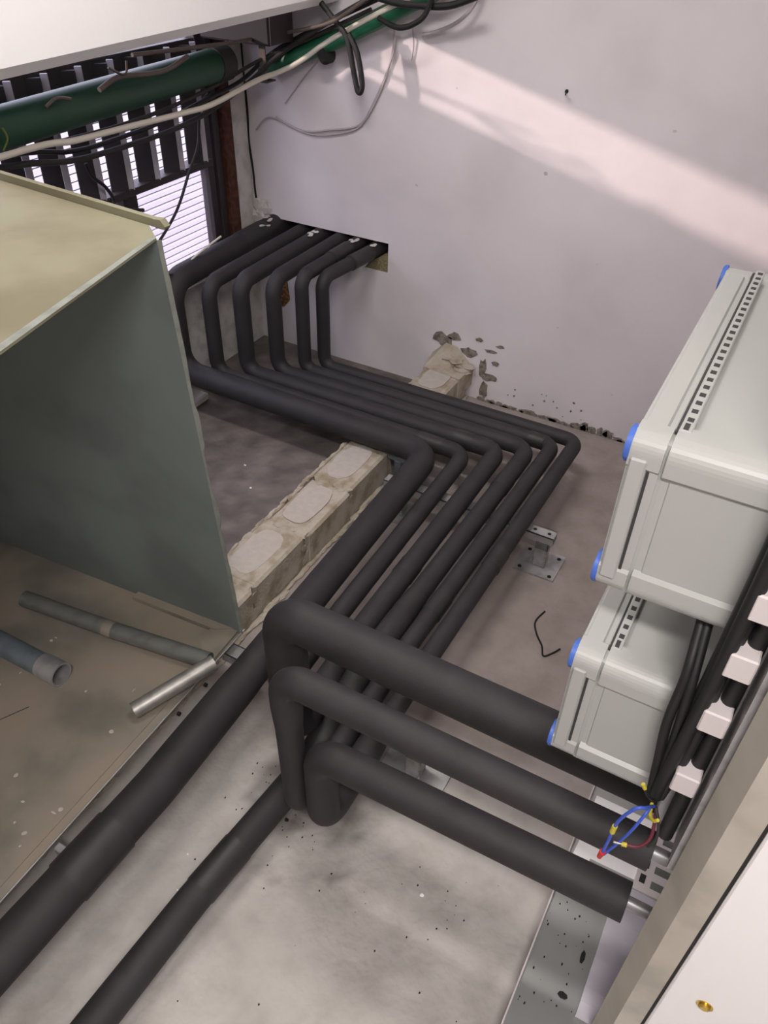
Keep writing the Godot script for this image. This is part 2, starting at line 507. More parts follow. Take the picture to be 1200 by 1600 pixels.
func build_window() -> void:
	var w := Node3D.new()
	w.name = "window_1"
	add_child(w)
	w.set_meta("kind", "structure")
	obj("steel_post", bx(LEFT - 0.13, LEFT + 0.01, 0.60, 2.36, 3.85, 3.93, 0.004), M.wood, w)
	var fr := MB.new()
	abox(fr, LEFT - 0.12, LEFT - 0.02, 0.60, 2.36, 3.79, 3.845, 0.004)
	abox(fr, LEFT - 0.10, LEFT - 0.03, 0.60, 2.36, 3.725, 3.775, 0.004)
	abox(fr, LEFT - 0.12, LEFT - 0.02, 0.60, 0.645, 0.75, 3.80, 0.004)
	abox(fr, LEFT - 0.12, LEFT - 0.02, 2.31, 2.36, 0.75, 3.80, 0.004)
	abox(fr, LEFT - 0.12, LEFT - 0.02, 0.60, 2.36, 0.75, 0.81, 0.004)
	obj("window_frame", fr, M.frame, w)
	obj("added_dark_panel", bx(LEFT - 0.10, LEFT - 0.04, 1.64, 1.865, 0.80, 3.735, 0.003), M.frame, w)  # dark panel added to black out the bright gap above the green pipe
	obj("middle_rail", bx(LEFT - 0.11, LEFT + 0.0, 1.225, 1.262, 0.80, 3.735, 0.003), M.frame, w)
	obj("lower_mullion", bx(LEFT - 0.09, LEFT - 0.02, 0.64, 1.23, 3.02, 3.12, 0.004), M.louvre, w)
	obj("lower_mullion", bx(LEFT - 0.09, LEFT - 0.02, 0.64, 1.23, 1.8, 1.9, 0.004), M.louvre, w)
	var bl := MB.new()
	bl.box(Vector3.ZERO, Vector3(0.088, 0.60, 0.016), 0.003)
	var gb := MB.new()
	gb.box(Vector3.ZERO, Vector3(0.032, 0.60, 0.012), 0.002)
	var lm := bl.mesh(); var gm := gb.mesh()
	for i in 15:
		var z := 3.62 - i * 0.2
		var o := obj("louvre_blade", lm, M.louvre, w)
		o.position = V(LEFT - 0.03, 1.545, z); o.rotation.y = deg_to_rad(48)
		o = obj("louvre_stile", gm, M.louvre_grey, w)
		o.position = V(LEFT - 0.012, 1.555, z + 0.063); o.rotation.y = deg_to_rad(44)
	# the neighbouring building's white slatted cladding a little way outside
	var fac := thing("slatted_facade", "white horizontal slat cladding outside behind the dark window", "facade", V(-6.0, -1.8, 2.5))
	obj("backing", bx(-6.12, -6.05, -1.8, 2.40, -6.0, 13.0), M.slat_back, fac)
	var sl := MB.new()
	sl.box(Vector3.ZERO, Vector3(0.026, 0.058, 19.0), 0.004)
	var sm := sl.mesh()
	for i in 60:
		var o := obj("slat", sm, M.slat, fac)
		o.position = V(-6.03, -1.76 + i * 0.07, 3.5) - fac.position
		o.rotation.z = deg_to_rad(-9)
	# hanging clear panel of glass in the lower light
	var gl := mat(Color(0.95, 0.95, 1.0, 0.06), 0.02)
	gl.transparency = BaseMaterial3D.TRANSPARENCY_ALPHA
	obj("lower_pane", bx(LEFT - 0.065, LEFT - 0.06, 0.645, 1.225, 0.81, 3.725), gl, w)

func build_lamps() -> void:
	for a: Array in [[V(0.45, 3.93, -0.6), 10.5, "recessed white ceiling lamp above the viewing spot"], [V(-1.5, 3.93, 1.9), 5.0, "added unseen ceiling lamp brightening the bulkhead and the back wall"]]:  # second lamp is unseen, added to brighten bulkhead and upper wall
		var at: Vector3 = a[0]
		var lamp := thing("unseen_ceiling_lamp", a[2], "lamp", at)
		var h := MB.new()
		h.box(at + Vector3(0, 0.035, 0), Vector3(1.24, 0.07, 0.34), 0.01)
		obj("housing", h, M.white, lamp)
		var p := MB.new()
		p.box(at + Vector3(0, -0.004, 0), Vector3(1.16, 0.008, 0.26), 0.002)
		obj("diffuser", p, M.lamp, lamp)
		var l := AreaLight3D.new()
		l.name = "light"
		l.area_size = Vector2(1.16, 0.26)
		l.light_color = Color(1.0, 0.975, 0.96)
		l.light_energy = a[1]
		l.area_range = 14.0
		l.shadow_enabled = true
		lamp.add_child(l)
		l.position = Vector3(0, -0.012, 0)
		l.rotation.x = -PI / 2

# ---- the low block curb ------------------------------------------------------------------
func build_curb() -> void:
	var rng := RandomNumberGenerator.new()
	rng.seed = 8
	for part: Array in [[-0.9, 3.05, "low curb of grey concrete blocks running out from beneath the metal duct"], [3.70, 4.075, "short mortared stub of block curb against the white back wall"]]:
		var curb := thing("block_curb", part[2], "curb", V(-1.72, 0, part[0]))
		var z: float = part[1]
		var first := true
		while z > part[0] + 0.05:
			var zn: float = maxf(z - 0.40, part[0])
			var jx := rng.randf_range(-0.008, 0.008)
			var b := MB.new()
			abox(b, -1.835 + jx, -1.605 + jx, 0.0, 0.19 + rng.randf_range(-0.004, 0.004), zn + 0.008, z - 0.008, 0.012)
			if first and part[0] < 0.0: # broken slanting end
				b.prism(PackedVector2Array([Vector2(-1.83, 0), Vector2(-1.60, 0), Vector2(-1.62, 0.17), Vector2(-1.82, 0.18)]), V(0, 0, z - 0.02), Vector3.RIGHT, Vector3.UP, V(0, 0, 0.05))
			var blk := obj("block", b, M.block, curb)
			if z - zn > 0.3:
				for s: float in [0.0]:
					var c := MB.new()
					var poly := PackedVector2Array()
					for k in 22:
						var a := TAU * k / 22
						var e := 0.62
						poly.append(Vector2(signf(cos(a)) * pow(absf(cos(a)), e) * 0.078, signf(sin(a)) * pow(absf(sin(a)), e) * 0.150) * rng.randf_range(0.94, 1.05))
					c.prism(poly, V(-1.732 + jx, 0.182, (z + zn) / 2 + s), Vector3.RIGHT, V(0, 0, 1), Vector3(0, 0.0115, 0))
					obj("core_fill", c, M.core, blk)
			# mortar joint, smeared over the edges
			var mj := MB.new()
			for k in 16:
				mj.blob(V(rng.randf_range(-1.82, -1.62), 0.184, zn + rng.randf_range(-0.02, 0.02)), Vector3(0.06, 0.014, 0.055), rng)
			for k in 8:
				mj.blob(V(-1.606, rng.randf_range(0.02, 0.18), zn + rng.randf_range(-0.015, 0.015)), Vector3(0.006, 0.05, 0.05), rng)
			obj("mortar_joint", mj, M.block, curb)
			z = zn
			first = false
		# fillet of mortar along the outer foot and a ragged back edge
		var ft := MB.new()
		for k in int((part[1] - part[0]) / 0.05):
			ft.blob(V(-1.598 + rng.randf_range(-0.004, 0.01), 0.008, part[0] + 0.05 * k + 0.025), Vector3(rng.randf_range(0.02, 0.045), rng.randf_range(0.012, 0.028), 0.10), rng)
			ft.blob(V(-1.84 + rng.randf_range(-0.012, 0.006), 0.178, part[0] + 0.05 * k + 0.025), Vector3(rng.randf_range(0.015, 0.035), 0.026, 0.09), rng)
		if part[0] > 3.0:
			sheet(ft, [V(-1.86, 0.195, 3.95), V(-1.60, 0.195, 3.92), V(-1.58, 0.21, 4.079), V(-1.70, 0.315, 4.079), V(-1.77, 0.33, 4.079), V(-1.86, 0.24, 4.079)], Vector3(0.0, -0.12, 0.0))
			for k in 14:
				ft.blob(V(rng.randf_range(-1.84, -1.60), rng.randf_range(0.19, 0.26), 4.07 - rng.randf_range(0, 0.05)), Vector3(0.10, 0.035, 0.09), rng)
		obj("mortar_smear", ft, M.block, curb)

# ---- the sheet-metal duct -----------------------------------------------------------------
func build_duct() -> void:
	var d := thing("open_metal_duct", "large open-ended sheet metal duct at the left with an olive dusty top", "duct", V(-2.1, 0.195, 0.9))
	# corners: the opening on the right side runs from (-1.464, 1.573) towards the viewer
	var pl := MB.new()
	pl.prism(PackedVector2Array([Vector2(-1.463, 1.60), Vector2(-1.412, -0.6), Vector2(-2.95, -0.6), Vector2(-2.95, 1.50)]), V(0, 0.25, 0), Vector3.RIGHT, V(0, 0, 1), Vector3(0, -0.006, 0))
	var plate := obj("bottom_plate", pl, M.duct_plate, d)
	var seam := MB.new()
	seam.tube(PackedVector3Array([V(-1.90, 0.2505, 0.92), V(-2.16, 0.2505, 0.40)]), 0.0015, 5)
	obj("seam", seam, M.dark, plate)
	var fl := MB.new()
	fl.prism(PackedVector2Array([Vector2(1.60, 0.253), Vector2(-0.6, 0.253), Vector2(-0.6, 0.175), Vector2(1.60, 0.195)]), V(-1.4625, 0, 0), V(0.0232, 0, -1.0) * -1.0 + V(0.0, 0, 0), Vector3.UP, Vector3(0.004, 0, 0))
	obj("side_flange", fl, M.duct_plate, d)
	var ed := MB.new()
	ed.tube(PackedVector3Array([V(-1.461, 0.253, 1.60), V(-1.410, 0.253, -0.6)]), 0.003, 6)
	obj("folded_edge", ed, M.galv, d)
	obj("base_rail", bx(-1.62, -1.57, 0.200, 0.244, -0.6, 1.55), M.galv_old, d)
	obj("base_rail", bx(-2.75, -2.70, 0.0, 0.244, -0.6, 1.45), M.galv_old, d)
	# rear panel, its top leaning slightly
	var a := V(-1.463, 0.25, 1.573); var b := V(-2.95, 0.25, 1.46); var f := V(-1.517, 1.817, 1.521)
	var e: Vector3 = Plane(a, b, f).intersects_ray(V(-2.95, 1.817, -5), Vector3(0, 0, -1))
	var rp := MB.new()
	var th := V(0, 0, 0.004)
	sheet(rp, [a, b, e, f], th)
	obj("rear_panel", rp, M.duct_in, d)
	# torn flange along the right edge of the rear panel
	var rng := RandomNumberGenerator.new()
	rng.seed = 21
	var tf := MB.new()
	var last := []
	for i in 41:
		var t := i / 40.0
		var p := a.lerp(f, t)
		var w := 0.007 + 0.004 * sin(t * 9.0) + rng.randf_range(-0.0012, 0.0012) + (0.008 if absf(t - 0.62) < 0.05 or absf(t - 0.4) < 0.03 else 0.0)
		var row := [p, p + V(w, 0, 0.004 + 0.3 * w)]
		if last.size(): sheet(tf, [last[0], last[1], row[1], row[0]], V(0, 0, 0.002))
		last = row
	obj("torn_flange", tf, M.duct_edge, d)
	var tp := MB.new()
	sheet(tp, [f, V(-1.356, 1.817, 0.878), V(-1.20, 1.817, 0.25), V(-2.95, 1.817, 0.25), V(-2.95, 1.817, 1.69), V(-1.60, 1.817, 1.585)], Vector3(0, 0.005, 0))
	obj("top_panel", tp, M.duct_top, d)
	# pale worn band on the open edge of the top
	var wb := MB.new()
	sheet(wb, [V(-1.517, 1.8225, 1.521), V(-1.356, 1.8225, 0.878), V(-1.20, 1.8225, 0.25), V(-1.225, 1.8225, 0.25), V(-1.378, 1.8225, 0.875), V(-1.53, 1.8225, 1.51)], Vector3(0, 0.001, 0))
	obj("edge_strip", wb, M.duct_edge, d)
	# upstanding lip along the back of the top, broken at its right end
	var lp := MB.new()
	sheet(lp, [V(-1.57, 1.82, 1.585), V(-2.95, 1.82, 1.69), V(-2.95, 1.845, 1.69), V(-1.57, 1.842, 1.585)], V(0, 0, 0.018))
	obj("back_lip", lp, M.duct_top, d)
	var lc := MB.new()
	lc.prism(PackedVector2Array([Vector2(-1.575, 1.82), Vector2(-1.545, 1.82), Vector2(-1.54, 1.828), Vector2(-1.555, 1.845), Vector2(-1.58, 1.843)]), V(0, 0, 1.582), Vector3.RIGHT, Vector3.UP, V(0, 0, 0.022))
	obj("lip_end", lc, M.duct_top, d)
	sheet2(d, "left_panel", [V(-2.95, 0.25, 1.50), V(-2.95, 0.25, -0.6), V(-2.95, 1.82, 0.25), V(-2.95, 1.82, 1.66)], Vector3(-0.004, 0, 0), M.duct_in)
	# flange pieces at the near bottom corner
	var cf := MB.new()
	sheet(cf, [V(-1.475, 0.252, 1.60), V(-1.462, 0.252, 1.36), V(-1.56, 0.252, 1.45), V(-1.58, 0.252, 1.56)], Vector3(0, 0.012, 0))
	obj("corner_flange", cf, M.duct_plate, d)
	var bf := MB.new()
	sheet(bf, [V(-1.48, 0.251, 1.58), V(-1.95, 0.251, 1.535), V(-1.95, 0.251, 1.50), V(-1.55, 0.251, 1.53)], Vector3(0, 0.02, 0))
	obj("rear_angle", bf, M.duct_plate, d)
	for z: float in [1.33, 1.18]:
		var rv := MB.new()
		rv.tube(PackedVector3Array([V(-1.448, 0.215, z), V(-1.438, 0.215, z)]), 0.008, 10)
		obj("rivet", rv, M.dark, d)
	obj("edge_clip", bx(-1.43, -1.395, 0.195, 0.245, 0.59, 0.615, 0.003), M.galv, d)
	# dried white splashes on the plate
	var sp := MB.new()
	for i in 34:
		var x := rng.randf_range(-2.3, -1.5); var z := rng.randf_range(0.3, 1.2)
		sp.blob(V(x, 0.2505, z), Vector3(rng.randf_range(0.004, 0.02), 0.003, rng.randf_range(0.004, 0.02)), rng, 7, 2)
	obj("dried_splashes", sp, M.core, d).set_meta("kind", "stuff")

func sheet(m: MB, pts: Array, thick: Vector3) -> void:
	# a flat polygon (convex) of points with a thickness
	var mid := Vector3.ZERO
	for p: Vector3 in pts: mid += p
	mid = mid / pts.size() + thick * 0.5
	for i in range(1, pts.size() - 1):
		m.tri_out(pts[0] + thick, pts[i] + thick, pts[i + 1] + thick, mid)
		m.tri_out(pts[0], pts[i], pts[i + 1], mid)
	for i in pts.size():
		var p: Vector3 = pts[i]; var q: Vector3 = pts[(i + 1) % pts.size()]
		m.quad_out(p, q, q + thick, p + thick, mid)

func sheet2(parent: Node, called: String, pts: Array, thick: Vector3, m: Material) -> void:
	var b := MB.new()
	sheet(b, pts, thick)
	obj(called, b, m, parent)

# ---- insulated pipes ------------------------------------------------------------------------
func pipe(label: String, pts: Array, r0: float, r1: float, change: float, bend: float, joints: Array, seed_: int) -> Node3D:
	# a sleeve along the points; its radius goes from r0 to r1 around the length «change»; joints are taped collars
	var t := thing("insulated_pipe", label, "pipe", V(pts[2].x, pts[2].y - r0, -pts[2].z) if false else Vector3(pts[2].x, pts[2].y - r0, pts[2].z), "insulated pipes")
	var path := fillet(pts, bend, 0.05)
	var ns := FastNoiseLite.new()
	ns.seed = seed_; ns.frequency = 2.2
	var rad := []
	var s := 0.0
	var lens := []
	for i in path.size():
		if i > 0: s += path[i].distance_to(path[i - 1])
		lens.append(s)
		var r := lerpf(r0, r1, smoothstep(change - 0.06, change + 0.06, s))
		rad.append(r * (1.0 + 0.02 * ns.get_noise_1d(s)))
	var b := MB.new()
	b.tube(path, rad, 28)
	obj("sleeve", b, M.foam, t)
	for j: Array in joints: # [length along, half width, swell]
		var pp := PackedVector3Array(); var rr := []
		for q: Array in [[-1.0, 0.0], [-0.96, 1.0], [-0.6, 1.0], [-0.3, 1.0], [0.0, 1.0], [0.3, 1.0], [0.6, 1.0], [0.96, 1.0], [1.0, 0.0]]:
			var at: float = j[0] + q[0] * j[1]
			var i := 0
			while i < path.size() - 2 and lens[i + 1] < at: i += 1
			var f: float = clampf((at - lens[i]) / maxf(lens[i + 1] - lens[i], 0.0001), 0, 1)
			pp.append(path[i].lerp(path[i + 1], f)); rr.append(lerpf(rad[i], rad[i + 1], f) + j[2] * q[1] - 0.0005 * (1.0 - q[1]))
		var c := MB.new()
		c.tube(pp, rr, 24)
		obj("tape_wrap", c, M.tape, t)
	return t

func build_pipes() -> void:
	pipe("thickest black insulated pipe, innermost at every bend, running along the duct to the lower left",
		[V(-3.03, 0.81, 4.38), V(-3.0, 0.80, 3.045), V(-3.0, 0.268, 3.045), V(-1.365, 0.268, 3.035), V(-1.325, 0.268, 1.9), V(-1.288, 0.268, 0.9), V(-1.31, 0.268, 0.0), V(-1.33, 0.268, -0.9)], 0.068, 0.072, 5.0, 0.13, [[5.75, 0.10, 0.005], [0.55, 0.12, 0.003]], 1)
	pipe("second black insulated pipe from the curb, diving behind the thick riser to the floor",
		[V(-2.83, 0.81, 4.38), V(-2.83, 0.79, 3.165), V(-2.83, 0.245, 3.165), V(-1.215, 0.245, 3.155), V(-1.188, 0.245, 1.86), V(-1.175, 0.245, 1.46), V(-1.172, 0.002, 1.45)], 0.043, 0.043, 3.0, 0.09, [[3.1, 0.07, 0.003]], 2)
	pipe("third black insulated pipe, ending in the tall thick riser and topmost crossing pipe",
		[V(-2.69, 0.81, 4.38), V(-2.69, 0.795, 3.27), V(-2.69, 0.248, 3.27), V(-1.075, 0.248, 3.265), V(-1.066, 0.248, 1.86), V(-1.034, 0.255, 1.32), V(-1.028, 0.853, 1.30), V(0.14, 0.843, 1.30)], 0.048, 0.068, 5.0, 0.085, [[3.0, 0.05, 0.003], [4.2, 0.05, 0.003]], 3)
	pipe("fourth black insulated pipe, dropping to lie near the bare floor toward the bottom edge",
		[V(-2.545, 0.81, 4.38), V(-2.545, 0.80, 3.375), V(-2.545, 0.245, 3.375), V(-0.945, 0.245, 3.37), V(-0.965, 0.245, 1.86), V(-0.958, 0.24, 1.60), V(-0.968, 0.11, 1.28), V(-1.016, 0.105, 0.72), V(-1.04, 0.105, 0.1), V(-1.09, 0.105, -0.9)], 0.045, 0.053, 4.4, 0.09, [[3.4, 0.05, 0.003], [4.36, 0.06, 0.004], [5.6, 0.09, 0.003]], 4)
	pipe("fifth black insulated pipe, feeding the middle one of three pipes crossing to the air handler",
		[V(-2.42, 0.81, 4.38), V(-2.42, 0.815, 3.475), V(-2.42, 0.242, 3.475), V(-0.845, 0.242, 3.475), V(-0.868, 0.242, 1.86), V(-0.862, 0.242, 1.085), V(-0.862, 0.91, 1.07), V(0.13, 0.905, 1.08)], 0.040, 0.0455, 5.8, 0.07, [[0.50, 0.10, 0.006], [2.9, 0.05, 0.003], [4.33, 0.06, 0.004]], 5)
	pipe("outermost black insulated pipe nearest the back wall, feeding the lowest pipe crossing in front",
		[V(-2.26, 0.80, 4.38), V(-2.345, 0.79, 3.573), V(-2.345, 0.242, 3.573), V(-0.75, 0.242, 3.573), V(-0.772, 0.242, 1.86), V(-0.765, 0.242, 1.09), V(-0.77, 0.598, 1.09), V(0.13, 0.618, 1.10)], 0.039, 0.051, 5.0, 0.07, [[0.45, 0.10, 0.006], [3.95, 0.06, 0.004]], 6)

func build_supports() -> void:
	var k := 0
	for z: float in [2.83, 1.525]:
		var s := thing("pipe_support", ["galvanised pipe support bracket standing beyond the crossing pipes", "galvanised pipe support bracket half hidden below the crossing pipes"][k], "bracket", V(-0.65, 0, z), "pipe supports")
		for x: float in ([-0.65, -1.42] if k == 0 else [-0.65]):
			var w := 0.10 if k == 0 else 0.125
			var pb := MB.new()
			pb.prism(PackedVector2Array([Vector2(x - w, -0.095), Vector2(x + w, -0.09), Vector2(x + w, 0.10), Vector2(x - w, 0.10)]), V(0, 0, z), Vector3.RIGHT, V(0, 0, 1), Vector3(0, 0.008, 0))
			var plate := obj("base_plate", pb, M.galv, s)
			for h: Vector2 in [Vector2(1, -1), Vector2(1, 1), Vector2(-1, -1), Vector2(-1, 1)]:
				var hb := MB.new()
				hb.tube(PackedVector3Array([V(x + h.x * (w - 0.025), 0.005, z + h.y * 0.07), V(x + h.x * (w - 0.025), 0.0095, z + h.y * 0.07)]), 0.010, 12)
				obj("bolt_hole", hb, M.dark, plate)
			var pp := MB.new()
			abox(pp, x - 0.030, x + 0.030, 0.008, 0.155, z - 0.030, z + 0.030, 0.004)
			obj("post", pp, M.galv, s)
			var gp := MB.new()
			abox(gp, x - 0.028, x + 0.036, 0.12, 0.163, z - 0.034, z - 0.0305)
			abox(gp, x + 0.0305, x + 0.034, 0.12, 0.163, z - 0.034, z + 0.034)
			obj("notched_cap", gp, M.galv_old, s)
			var wd := MB.new()
			var rng := RandomNumberGenerator.new(); rng.seed = 3
			for i in 9: wd.blob(V(x + 0.028 + rng.randf_range(-0.002, 0.004), 0.015 + i * 0.014, z - 0.027), Vector3.ONE * 0.012, rng)
			obj("weld_bead", wd, M.galv_bright, s)
		# open channel that carries the pipes
		var ch := MB.new()
		abox(ch, -1.50, -0.60, 0.196, 0.200, z - 0.031, z + 0.031)
		abox(ch, -1.50, -0.60, 0.160, 0.200, z - 0.031, z - 0.027)
		abox(ch, -1.50, -0.60, 0.160, 0.200, z + 0.027, z + 0.031)
		abox(ch, -1.50, -0.60, 0.156, 0.160, z - 0.031, z + 0.031)
		var c := obj("strut_channel", ch, M.galv, s)
		for x: float in [-0.63, -0.70]:
			var hb := MB.new()
			hb.tube(PackedVector3Array([V(x, 0.198, z), V(x, 0.2008, z)]), 0.009, 12)
			obj("slot", hb, M.dark, c)
		k += 1
	var sb := thing("strut_bracket", "small bluish strut bracket beside the broken end of the block curb", "bracket", V(-1.53, 0, 3.06))
	obj("foot", bx(-1.60, -1.50, 0.0, 0.006, 3.0, 3.1), M.galv_blue, sb)
	obj("upright", bx(-1.56, -1.52, 0.006, 0.16, 3.02, 3.06, 0.003), M.galv_blue, sb)
	obj("arm", bx(-1.60, -1.46, 0.16, 0.197, 3.02, 3.06, 0.003), M.galv_blue, sb)

# ---- the air handler on the right --------------------------------------------------------------
func build_air_handler() -> void:
	var u := thing("air_handler", "white air handler unit at the right edge with a beige metal corner post", "air handler", V(0.5, 0, 1.5))
	var fp := MB.new()
	abox(fp, 0.260, 1.2, 0.09, 2.75, 0.928, 0.96, 0.004)
	var panel := obj("front_panel", fp, M.white, u)
	var sc := MB.new()
	sc.tube(PackedVector3Array([V(0.337, 0.686, 0.935), V(0.337, 0.686, 0.922), V(0.337, 0.686, 0.919)]), [0.013, 0.013, 0.009], 6)
	sc.tube(PackedVector3Array([V(0.337, 0.686, 0.93), V(0.337, 0.686, 0.926)]), 0.018, 16)
	obj("brass_screw", sc, M.brass, panel)
	var gk := MB.new()
	abox(gk, 0.252, 0.262, 0.09, 2.75, 0.936, 0.965)
	obj("gasket", gk, M.gasket, u)
	var post := MB.new()
	post.prism(PackedVector2Array([Vector2(0.168, 0.985), Vector2(0.202, 0.93), Vector2(0.252, 0.93), Vector2(0.252, 0.985)]), V(0, 0.09, 0), Vector3.RIGHT, V(0, 0, 1), Vector3(0, 2.66, 0))
	obj("corner_post", post, M.alu, u)
	# hollow base and drain pan that reaches out under the pipes
	var bs := MB.new()
	abox(bs, -0.047, 1.2, 0.0, 0.078, 0.70, 2.15)
	obj("base", bs, M.galv_old, u)
	var pan := MB.new()
	abox(pan, -0.047, 1.2, 0.078, 0.085, 0.70, 2.15)
	obj("drain_pan", pan, M.pan, u)
	obj("pan_lip", bx(-0.051, -0.046, 0.0, 0.098, 0.70, 2.15, 0.001), M.block_white, u)
	obj("brown_liner", bx(0.022, 0.34, 0.085, 0.092, 1.35, 1.455), M.brown, u)
	obj("painted_lit_strip", bx(-0.03, 0.30, 0.085, 0.105, 1.64, 1.70, 0.003), M.white, u)  # white strips here and below paint in the lit surface of the pan
	var sl := MB.new()
	sl.prism(PackedVector2Array([Vector2(-0.035, 1.455), Vector2(0.02, 1.455), Vector2(0.02, 1.47), Vector2(0.30, 1.475), Vector2(0.30, 1.53), Vector2(-0.03, 1.53)]), V(0, 0.085, 0), Vector3.RIGHT, V(0, 0, 1), Vector3(0, 0.012, 0))
	obj("painted_lit_strip", sl, M.white, u)
	# slotted white bracket lying at the far end of the pan
	var br := MB.new()
	abox(br, 0.165, 0.32, 0.098, 0.106, 1.44, 1.70, 0.002)
	var ob := obj("slotted_bracket", br, M.block_white, u)
	for i in 4:
		obj("bracket_slot", bx(0.178, 0.196, 0.1055, 0.1075, 1.47 + i * 0.055, 1.50 + i * 0.055), M.gasket, ob)
		obj("bracket_slot", bx(0.215, 0.262, 0.1055, 0.1075, 1.465 + i * 0.055, 1.49 + i * 0.055), M.galv_old, ob)
	# clear film lying over the pan beside the pipe ends
	var fm := MB.new()
	for i in 10:
		var h := 0.104 + 0.006 * sin(i * 1.7); var h2 := 0.104 + 0.006 * sin((i + 1) * 1.7)
		sheet(fm, [V(0.125, h, 1.00 + i * 0.045), V(0.125, h2, 1.045 + i * 0.045), V(0.40, h2, 1.045 + i * 0.045), V(0.40, h, 1.00 + i * 0.045)], Vector3(0, 0.0006, 0))
	obj("plastic_film", fm, M.film, u)
	# side panel carrying the enclosures, and the inside of the unit
	obj("side_panel", bx(0.102, 0.178, 1.02, 2.75, 1.085, 2.15, 0.003), M.galv, u)
	obj("rear_panel", bx(0.14, 1.2, 0.09, 2.75, 2.12, 2.15), M.white, u)
	obj("far_panel", bx(1.17, 1.2, 0.09, 2.75, 0.96, 2.12), M.white, u)
	obj("top_panel", bx(0.14, 1.2, 2.75, 2.78, 0.93, 2.15), M.white, u)
	var coil := MB.new()
	abox(coil, 0.55, 0.70, 0.10, 2.6, 1.10, 2.05)
	obj("coil_block", coil, M.galv_old, u)
	for p: Array in [[0.905, 1.08], [0.622, 1.10], [0.852, 1.30]]:
		var cp := MB.new()
		cp.tube(PackedVector3Array([V(0.10, p[0], p[1]), V(0.56, p[0], p[1])]), 0.017, 14)
		obj("pipe_stub", cp, M.galv, u)
	# white insulator blocks down the strip, dark rod behind them
	var rod := MB.new()
	rod.tube(PackedVector3Array([V(0.135, 1.02, 1.06), V(0.135, 2.5, 1.06)]), 0.016, 14)
	obj("dark_rod", rod, M.cable, u)
	for y: float in [1.258, 1.45, 1.60, 1.735, 1.87]:
		obj("insulator_block", bx(0.100, 0.146, y - 0.028, y + 0.028, 1.015, 1.075, 0.003), M.block_white, u)
	var edge := MB.new()
	abox(edge, 0.158, 0.180, 1.0, 2.75, 1.0, 1.085)
	obj("edge_channel", edge, M.galv, u)

# ---- two grey enclosures -------------------------------------------------------------------------
func cab_profile(post: float, step: float, y0: float, y1: float, z0: float, z1: float) -> PackedVector2Array:
	# section in (z, y): bulging rounded corner posts with panels set back between them
	var out := PackedVector2Array()
	var r := post
	var corners := [[Vector2(z0 + r, y0 + r), PI, Vector2(0, 1)], [Vector2(z1 - r, y0 + r), 1.5 * PI, Vector2(0, 0)], [Vector2(z1 - r, y1 - r), 0.0, Vector2(0, 0)], [Vector2(z0 + r, y1 - r), 0.5 * PI, Vector2(0, 0)]]
	for c: Array in corners:
		var a0: float = c[1]
		var d0 := Vector2(cos(a0), sin(a0)); var d1 := Vector2(cos(a0 + PI / 2), sin(a0 + PI / 2))
		var mid: Vector2 = c[0]
		out.append(mid + d0 * (r - step) - d1 * r * 1.0)
		out.append(mid + d0 * r - d1 * (r * 0.8))
		for k in 9:
			var a := a0 + PI / 2 * k / 8
			out.append(mid + Vector2(cos(a), sin(a)) * r)
		out.append(mid + d1 * r - d0 * (r * 0.8))
		out.append(mid + d1 * (r - step) - d0 * r * 1.0)
	return out

